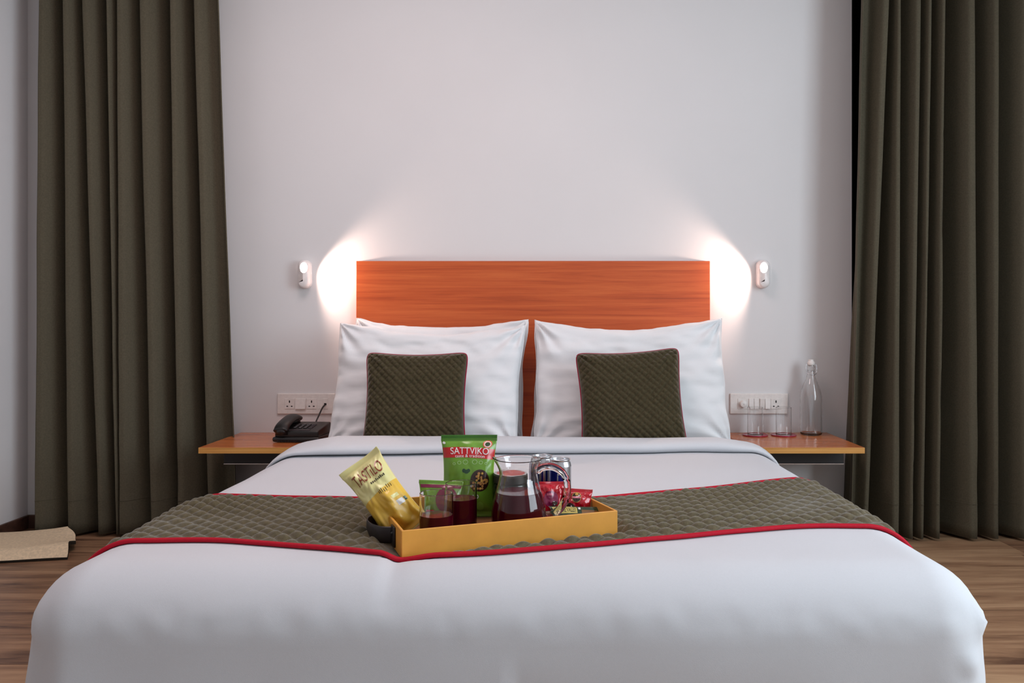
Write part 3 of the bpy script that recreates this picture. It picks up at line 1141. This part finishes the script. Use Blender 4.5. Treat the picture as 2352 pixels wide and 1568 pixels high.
class Bag:
    """sealed flat pouch; local x across, z up from the bottom edge, front faces -y"""

    def __init__(self, W, H, T, seal=0.09, seed=0, crumple=0.0025, flare=0.0):
        self.W, self.H, self.T, self.seal, self.seed, self.cr, self.flare = W, H, T, seal, seed, crumple, flare

    def pt(self, u, v, side=1, off=0.0):
        """u in -1..1, v in 0..1"""
        s = self.seal
        q = min(1, max(0, (v - s) / (1 - 2 * s)))
        bulge = (max(0.0, math.sin(PI * q)) ** 0.55) * (max(0.0, 1 - abs(u) ** 2.6) ** 0.7)
        th = self.T * bulge
        nar = 1 - 0.11 * max(0.0, math.sin(PI * q)) ** 0.7
        x = self.W / 2 * u * nar
        z = self.H * v
        e = min(1, bulge * 3)
        c = self.cr * (nz(u * 2.2 + self.seed, v * 4.0, side * 2.0) + 0.6 * abs(nz(u * 4 + self.seed, v * 8, side * 5.0)) + 0.8 * math.exp(-((q - 0.08) / 0.10) ** 2) * math.sin(u * 9 + self.seed) + 0.5 * math.exp(-((q - 0.93) / 0.09) ** 2) * math.sin(u * 8 + self.seed))
        y = th + e * c
        if q <= 0 or q >= 1:
            y = 0.0004 + 0.0005 * math.sin(v * self.H * 2200) * side
        wav = self.flare * math.sin(u * 2.4 + 0.6) * max(0, (v - 0.8) / 0.2)
        return Vector((x, -side * (y + off) + wav, z))

    def body(self, mat, parent, name='pouch', n=48, m_=72):
        vs_, fs = [], []
        for side in (1, -1):
            base = len(vs_)
            for i in range(n + 1):
                for j in range(m_ + 1):
                    vs_.append(self.pt(-1 + 2 * i / n, j / m_, side))
            fs += grid_faces(n + 1, m_ + 1, base)
        for j in range(m_):
            a0, b0 = j, (n + 1) * (m_ + 1) + j
            fs.append((a0, a0 + 1, b0 + 1, b0))
            a0, b0 = n * (m_ + 1) + j, (n + 1) * (m_ + 1) + n * (m_ + 1) + j
            fs.append((a0, a0 + 1, b0 + 1, b0))
        for j in (0, m_):
            for i in range(n):
                a0, a1 = i * (m_ + 1) + j, (i + 1) * (m_ + 1) + j
                o_ = (n + 1) * (m_ + 1)
                fs.append((a0, a1, o_ + a1, o_ + a0))
        return mobj(name, vs_, fs, mat, parent, True)

    def patch(self, name, u0, u1, v0, v1, mat, parent, off=0.0006, n=24, m_=24, mask=None, shape=None):
        """printed area of the film; shape(s, t) -> (u, v)"""
        vs_ = []
        for i in range(n + 1):
            for j in range(m_ + 1):
                s, t = i / n, j / m_
                u, v = shape(s, t) if shape else (u0 + (u1 - u0) * s, v0 + (v1 - v0) * t)
                vs_.append(self.pt(u, v, 1, off))
        return mobj(name, vs_, grid_faces(n + 1, m_ + 1), mat, parent, True)

    def disc(self, name, u, v, r, mat, parent, off=0.0007, sq=1.0, r0=0.0):
        vs_, n, k = [], 32, 7
        for i in range(n):
            a = 2 * PI * i / n
            for j in range(k):
                q = r0 + (r - r0) * j / (k - 1)
                vs_.append(self.pt(u + q * math.cos(a) / (self.W / 2), v + q * sq * math.sin(a) / self.H, 1, off))
        return mobj(name, vs_, grid_faces(n, k, 0, True), mat, parent, True, 1e-7)

    def text(self, name, s, u, v, w, h, mat, parent, off=0.0011, arc=0.0, slant=0.0, cuts=1):
        """lettering fitted to w x h metres, centred at (u, v)"""
        g, fs, tw, tH = text_geo(s, 1.0, cuts)
        vs_ = []
        for (x, yv) in g:
            x, yv = x / tw * w, yv / tH * h
            yv += arc * (1 - (2 * x / w) ** 2) + slant * x
            vs_.append(self.pt(u + x / (self.W / 2), v + yv / self.H, 1, off))
        return mobj(name, vs_, fs, mat, parent, False, 0, False)


def orient(e, B, W, A):
    """place an empty: local x = W, local z = A (unit, orthogonalised), at point B"""
    A = Vector(A).normalized()
    W = Vector(W)
    W = (W - A * W.dot(A)).normalized()
    Yv = A.cross(W)
    e.matrix_world = Matrix(((W.x, Yv.x, A.x, B[0]), (W.y, Yv.y, A.y, B[1]), (W.z, Yv.z, A.z, B[2]), (0, 0, 0, 1)))


def film(name, col, rough=0.28):
    return plain(name, col, rough, nscale=25, Coat_Weight=0.35, Coat_Roughness=0.12)


P = {
    'green': film('green_film', srgb(106, 150, 42)), 'dgreen': film('dark_green_film', srgb(52, 106, 26)),
    'red': film('red_print', srgb(190, 18, 26)), 'white': film('white_print', srgb(228, 224, 222)),
    'pale': film('pale_yellow_film', srgb(226, 218, 150), 0.4), 'yellow': film('yellow_film', srgb(226, 182, 66), 0.4),
    'brown': film('brown_print', srgb(140, 52, 24)), 'ink': film('ink_print', srgb(52, 44, 26)),
    'bowl': film('bowl_print', srgb(48, 22, 14)), 'nut': film('nut_print', srgb(176, 122, 70)),
    'leaf': film('leaf_print', srgb(24, 66, 34)), 'orange': film('orange_print', srgb(216, 96, 62)),
    'purple': film('purple_print', srgb(122, 16, 62)), 'swirl': film('swirl_print', srgb(170, 200, 140)),
    'crimson': film('crimson_foil', srgb(178, 6, 30), 0.2), 'gold': film('gold_print', srgb(196, 150, 70)),
    'choc': film('chocolate_print', srgb(52, 30, 20), 0.15), 'forest': film('forest_film', srgb(30, 54, 24)),
    'band': film('cream_band', srgb(196, 176, 92)), 'oat': film('oat_print', srgb(128, 86, 40)),
    'lime': film('lime_print', srgb(120, 170, 60)), 'pink': film('pink_print', srgb(206, 110, 130)),
}

# --- green snack pouch
e = tag(empty('snack_pouch'), 'tall green snack pouch with red name band standing at the back of the tray', 'snack bag')
orient(e, (-0.186, 1.884, TF + 0.001), (1, 0.10, -0.012), (0.0, 0.10, 1))
g = Bag(0.130, 0.188, 0.022, 0.075, 2.0, 0.0022, 0.003)
pouch = g.body(P['green'], e)
g.patch('top_seal', -1, 1, 0.928, 1.0, P['dgreen'], e)
g.patch('name_band', -0.985, 0.985, 0, 0, P['red'], e, 0.0006, 40, 10, shape=lambda s, t: (-0.985 + 1.97 * s, 0.715 + 0.125 * t + 0.020 * (1 - (2 * s - 0.8) ** 2) - 0.012 * s))
g.text('name_lettering', 'SATTVIKO', 0.02, 0.803, 0.094, 0.0150, P['white'], e, arc=0.0015, slant=-0.02)
g.text('motto_lettering', 'taste & tradition', 0.03, 0.742, 0.074, 0.0066, P['white'], e, arc=0.0015, slant=-0.02)
g.disc('seal_emblem', 0.68, 0.885, 0.0115, P['orange'], e, 0.0007, 0.75)
g.disc('seal_ring', 0.68, 0.885, 0.0088, P['white'], e, 0.0009, 0.75, 0.0068)
g.disc('seal_centre', 0.68, 0.885, 0.0058, P['leaf'], e, 0.0010, 0.75)
g.disc('veg_mark', -0.91, 0.905, 0.0035, P['white'], e, 0.0007, 0.8)
bowl = g.disc('bowl_picture', 0.43, 0.45, 0.0240, P['bowl'], e, 0.0007, 1.05)
rn = random.Random(5)
for i in range(34):
    a, r = rn.uniform(0, 2 * PI), 0.0185 * math.sqrt(rn.random())
    g.disc('nut_picture', 0.45 + r * math.cos(a) / 0.065, 0.445 + r * math.sin(a) / 0.188, 0.0029, P['nut'] if i % 3 else P['gold'], bowl, 0.0010 + 0.00008 * i, 0.9)
for (u, v, r, sq) in ((-0.10, 0.560, 0.0065, 0.7), (-0.20, 0.572, 0.0045, 1.0), (-0.02, 0.572, 0.0045, 0.9)):
    g.disc('herb_picture', u, v, r, P['leaf'], e, 0.0007, sq)
for s in (-1, 1):       # pale scroll ornament under the band
    for (u, v, r) in ((0.18, 0.675, 0.0065), (0.42, 0.668, 0.0050), (0.62, 0.655, 0.0036)):
        g.disc('scroll_ornament', 0.04 + s * u, v, r, P['swirl'], e, 0.0007, 0.8, r - 0.0011)
g.disc('lime_picture', 0.42, 0.135, 0.0085, P['lime'], e, 0.0008, 1.2)
g.disc('flower_picture', 0.30, 0.255, 0.0050, P['white'], e, 0.0008, 1.0, 0.003)

# --- yellow crisp bag leaning over the short side
e = tag(empty('crisp_bag'), 'pale yellow crisp bag leaning over the short side of the tray', 'snack bag')
orient(e, (-0.290, 1.702, TF + 0.012), (0.86, 0.02, 0.50), (-0.62, 0.22, 0.75))
g = Bag(0.098, 0.190, 0.031, 0.07, 6.0, 0.0085, 0.008)
g.body(P['pale'], e)
g.patch('yellow_half', -1, 1, 0.0, 0.54, P['yellow'], e, 0.0006, 40, 40, shape=lambda s, t: (-0.995 + 1.99 * s, 0.02 + t * (0.50 + 0.05 * s)))
g.text('name_lettering', 'TASTILO', 0.10, 0.785, 0.072, 0.027, P['brown'], e, 0.0012, arc=0.002)
rn = random.Random(9)
for i in range(9):      # unreadable small print below the name
    u = 0.02 + i * 0.085
    g.patch('small_print', u, u + 0.05, 0.660, 0.660 + rn.uniform(0.018, 0.034), P['ink'], e, 0.0009, 3, 3)
for i in range(8):      # sketched scribble between the two colours
    u = 0.10 + i * 0.085
    k_ = 0.505 + rn.uniform(-0.01, 0.02)
    g.patch('sketch', u, u + 0.025, k_, k_ + rn.uniform(0.03, 0.06), P['ink'], e, 0.0010, 3, 4)
g.patch('flavour_badge', 0.46, 0.74, 0.385, 0.425, P['pale'], e, 0.0009, 6, 6)
g.patch('weight_badge', 0.48, 0.76, 0.290, 0.350, P['white'], e, 0.0009, 6, 6)
g.patch('green_mark', 0.80, 0.90, 0.300, 0.345, P['leaf'], e, 0.0009, 4, 4)

# --- small green and purple packet behind the tumblers
e = tag(empty('nut_packet'), 'small green packet with purple round print lying behind the juice tumblers', 'snack bag')
orient(e, (-0.246, 1.822, TF + 0.002), (1, 0.20, 0.14), (0.02, 0.30, 1))
g = Bag(0.100, 0.094, 0.010, 0.08, 11.0, 0.0025, 0.003)
g.body(P['green'], e)
g.disc('purple_disc', 0.30, 0.55, 0.027, P['purple'], e, 0.0007, 1.0)
g.text('name_lettering', 'S', 0.42, 0.55, 0.011, 0.016, P['white'], e, 0.0013)
g.patch('purple_stripe', -0.95, 0.95, 0.82, 0.90, P['purple'], e)
g.patch('red_stripe', -0.8, -0.3, 0.18, 0.30, P['red'], e)

# --- juice tumblers
tumbler('juice_tumbler', (-0.232, 1.680, TF), 0.0345, 0.1005, 'shorter-filled tumbler of red juice next to the yellow crisp bag', 'tumblers of red juice', 0.056)
tumbler('juice_tumbler', (-0.192, 1.782, TF), 0.0345, 0.1005, 'fuller tumbler of red juice in front of the green snack pouch', 'tumblers of red juice', 0.068)

# --- jug
jx, jy = -0.066, 1.775
jug = tag(empty('glass_jug', (jx, jy, TF)), 'clear glass jug half full of red juice with a looped handle', 'jug')


def jr(z):
    zs = [0, 0.004, 0.012, 0.030, 0.050, 0.075, 0.095, 0.112, 0.125, 0.138, 0.148, 0.153]
    rs = [0.052, 0.0565, 0.0590, 0.0600, 0.0585, 0.0525, 0.0465, 0.0425, 0.0415, 0.0440, 0.0490, 0.0515]
    return float(np.interp(z, zs, rs))


def spout(p, a, r, z):
    d = a - PI * 1.04
    while d > PI:
        d -= 2 * PI
    w = math.exp(-(d / 0.30) ** 2) * max(0, (z - 0.125) / 0.028)
    p.x *= 1 + 0.14 * w
    p.y *= 1 + 0.14 * w
    p.z += 0.004 * w
    return p


zz = [0.153 * i / 40 for i in range(41)]
sm = lambda z: sum(jr(max(0, min(0.153, z + d))) for d in (-0.006, -0.003, 0, 0.003, 0.006)) / 5
wall = 0.0026
outer = [(0, 0.0), (0.045, 0.0)] + [(sm(z), z) for z in zz[1:]]
inner = [(sm(z) - wall, z) for z in zz[::-1] if z > 0.006] + [(0.045, 0.005), (0, 0.005)]
lathe('glass_wall', outer + [(sm(0.153) - wall / 2, 0.1545)] + inner, M['glass'], jug, 64, spout)
lv = 0.083
liq = [(0, 0.0055), (0.044, 0.0055)] + [(sm(z) - wall + 0.0008, z) for z in zz if 0.008 < z < lv] + [(sm(lv) - wall + 0.0008, lv), (0, lv)]
lathe('juice', liq, M['juice'], jug, 64)
hp = spline([(0.040, -0.003, 0.128), (0.052, -0.004, 0.136), (0.075, -0.005, 0.137), (0.097, -0.006, 0.123), (0.106, -0.006, 0.098), (0.103, -0.006, 0.070), (0.090, -0.005, 0.046), (0.072, -0.004, 0.033), (0.0595, -0.003, 0.031)], 48)
tube('handle', hp, [0.0075 + 0.002 * abs(i / 24 - 1) for i in range(49)], M['glass'], jug, 16)

# --- dark jar with a red lid
jar = tag(empty('food_jar', (-0.088, 1.893, TF)), 'dark green jar with a red lid label standing behind the glass jug', 'jar')
dk = plain('dark_jar_glass', srgb(22, 30, 18), 0.12)
lathe('jar_body', [(0, 0), (0.040, 0), (0.0425, 0.004), (0.0425, 0.070), (0.040, 0.078), (0.0385, 0.080), (0, 0.080)], dk, jar, 44)
lid = lathe('lid', [(0, 0.0805), (0.0405, 0.0805), (0.0415, 0.083), (0.0415, 0.098), (0.0395, 0.101), (0, 0.101)], plain('jar_lid', srgb(26, 28, 18), 0.5), jar, 44)
lathe('lid_rim', [(0.0340, 0.1011), (0.0395, 0.1012), (0.0395, 0.1016), (0.0340, 0.1016), (0.0340, 0.1011)], plain('lid_rim_grey', srgb(176, 170, 170), 0.35), lid, 44)
lathe('lid_disc', [(0, 0.1014), (0.0338, 0.1014), (0.0338, 0.1011), (0, 0.1011)], plain('lid_red', srgb(168, 66, 62), 0.4), lid, 44)

# --- two slim cans
canp = [(0, 0.002), (0.021, 0.0), (0.0225, 0.002), (0.0262, 0.010), (0.0265, 0.014), (0.0265, 0.116), (0.0255, 0.121), (0.0235, 0.127), (0.0238, 0.129), (0.0245, 0.131), (0.0240, 0.1325), (0.0228, 0.1315), (0.0222, 0.127), (0.0, 0.1265)]
silver = plain('can_silver', (0.62, 0.63, 0.66, 1), 0.25, 0.9)
blue = plain('can_blue', srgb(18, 28, 120), 0.22, 0.4)


def can(x, yv, rot, panels, label):
    c = tag(empty('drink_can', (x, yv, TF), (0, 0, rot)), label, 'can', 'slim drink cans at the back of the tray')
    lathe('can_body', canp, silver, c, 44)
    for (a0, a1, z0, z1, tilt, mt) in panels:
        vs_ = []
        for i in range(17):
            for j in range(2):
                a = a0 + (a1 - a0) * i / 16 + tilt * j
                vs_.append((0.0268 * math.cos(a), 0.0268 * math.sin(a), z0 if j == 0 else z1))
        mobj('printed_panel', vs_, grid_faces(17, 2), mt, c, True)
    lathe('pull_tab', [(0.002, 0.1270), (0.0085, 0.1270), (0.0085, 0.1283), (0.002, 0.1283), (0.002, 0.1270)], silver, c, 20, loc=(0, -0.006, 0))
    return c


can(-0.016, 1.951, 0.0, [(0, 2 * PI, 0.016, 0.114, 0.0, blue)], 'dark blue slim drink can, further back behind the jug')
can(0.026, 1.906, 0.0, [(-2.9, -2.05, 0.012, 0.115, 0.25, blue), (-1.75, -1.25, 0.075, 0.098, 0.0, blue), (-1.68, -1.32, 0.055, 0.073, 0.0, P['band'])], 'silver slim drink can with blue print, behind the jug handle')

# --- crimson sweets packets
e = tag(empty('sweets_packet'), 'crimson sweets packet with a dark round emblem at the end of the tray', 'packet')
orient(e, (0.060, 1.842, TF + 0.006), (1, -0.10, -0.04), (0.06, 0.30, 1))
g = Bag(0.072, 0.068, 0.014, 0.09, 3.0, 0.004, 0.004)
g.body(P['crimson'], e)
g.disc('emblem_rim', 0.02, 0.70, 0.0118, P['gold'], e, 0.0008, 1.0)
g.disc('emblem', 0.02, 0.70, 0.0105, P['choc'], e, 0.0011, 1.0)
g.patch('emblem_band', -0.28, 0.32, 0.665, 0.725, P['pink'], e, 0.0015, 8, 4)
g.disc('emblem_peak', 0.02, 0.80, 0.0040, P['gold'], e, 0.0015, 0.8)
ch = g.disc('chocolate_picture', -0.42, 0.26, 0.0165, P['choc'], e, 0.0009, 1.0)
g.disc('chocolate_shine', -0.30, 0.34, 0.0030, P['white'], ch, 0.0013, 1.8)
e = tag(empty('sweets_packet'), 'crimson sweets packet with purple round print behind the jug handle', 'packet')
orient(e, (0.006, 1.850, TF + 0.006), (1, 0.15, 0.10), (-0.02, 0.22, 1))
g = Bag(0.062, 0.082, 0.011, 0.09, 8.0, 0.004, 0.005)
g.body(P['crimson'], e)
g.disc('purple_disc', -0.05, 0.52, 0.0185, P['purple'], e, 0.0008, 1.0)
g.disc('dark_sweet_picture', 0.22, 0.40, 0.0075, P['choc'], e, 0.0012, 0.7)
g.patch('pale_print', -0.40, 0.10, 0.62, 0.68, P['pink'], e, 0.0013, 6, 4)

# --- cereal bar
e = tag(empty('cereal_bar'), 'dark green cereal bar wrapper with a cream name band along the tray front', 'cereal bar')
orient(e, (0.062, 1.792, TF + 0.010), (1, 0.30, 0.03), (-0.10, 0.72, 0.80))
g = Bag(0.122, 0.040, 0.009, 0.03, 4.0, 0.0012, 0.0)
g.body(P['forest'], e, n=60, m_=30)
g.patch('name_band', -0.92, 0.02, 0.46, 0.92, P['band'], e, 0.0006, 20, 8)
g.text('name_lettering', 'NATURE VALLEY', -0.45, 0.70, 0.052, 0.0125, P['ink'], e, 0.0010)
g.patch('white_mark', 0.08, 0.17, 0.72, 0.90, P['white'], e, 0.0007, 4, 4)
g.patch('oat_picture', 0.20, 0.92, 0.22, 0.70, P['oat'], e, 0.0007, 12, 8)
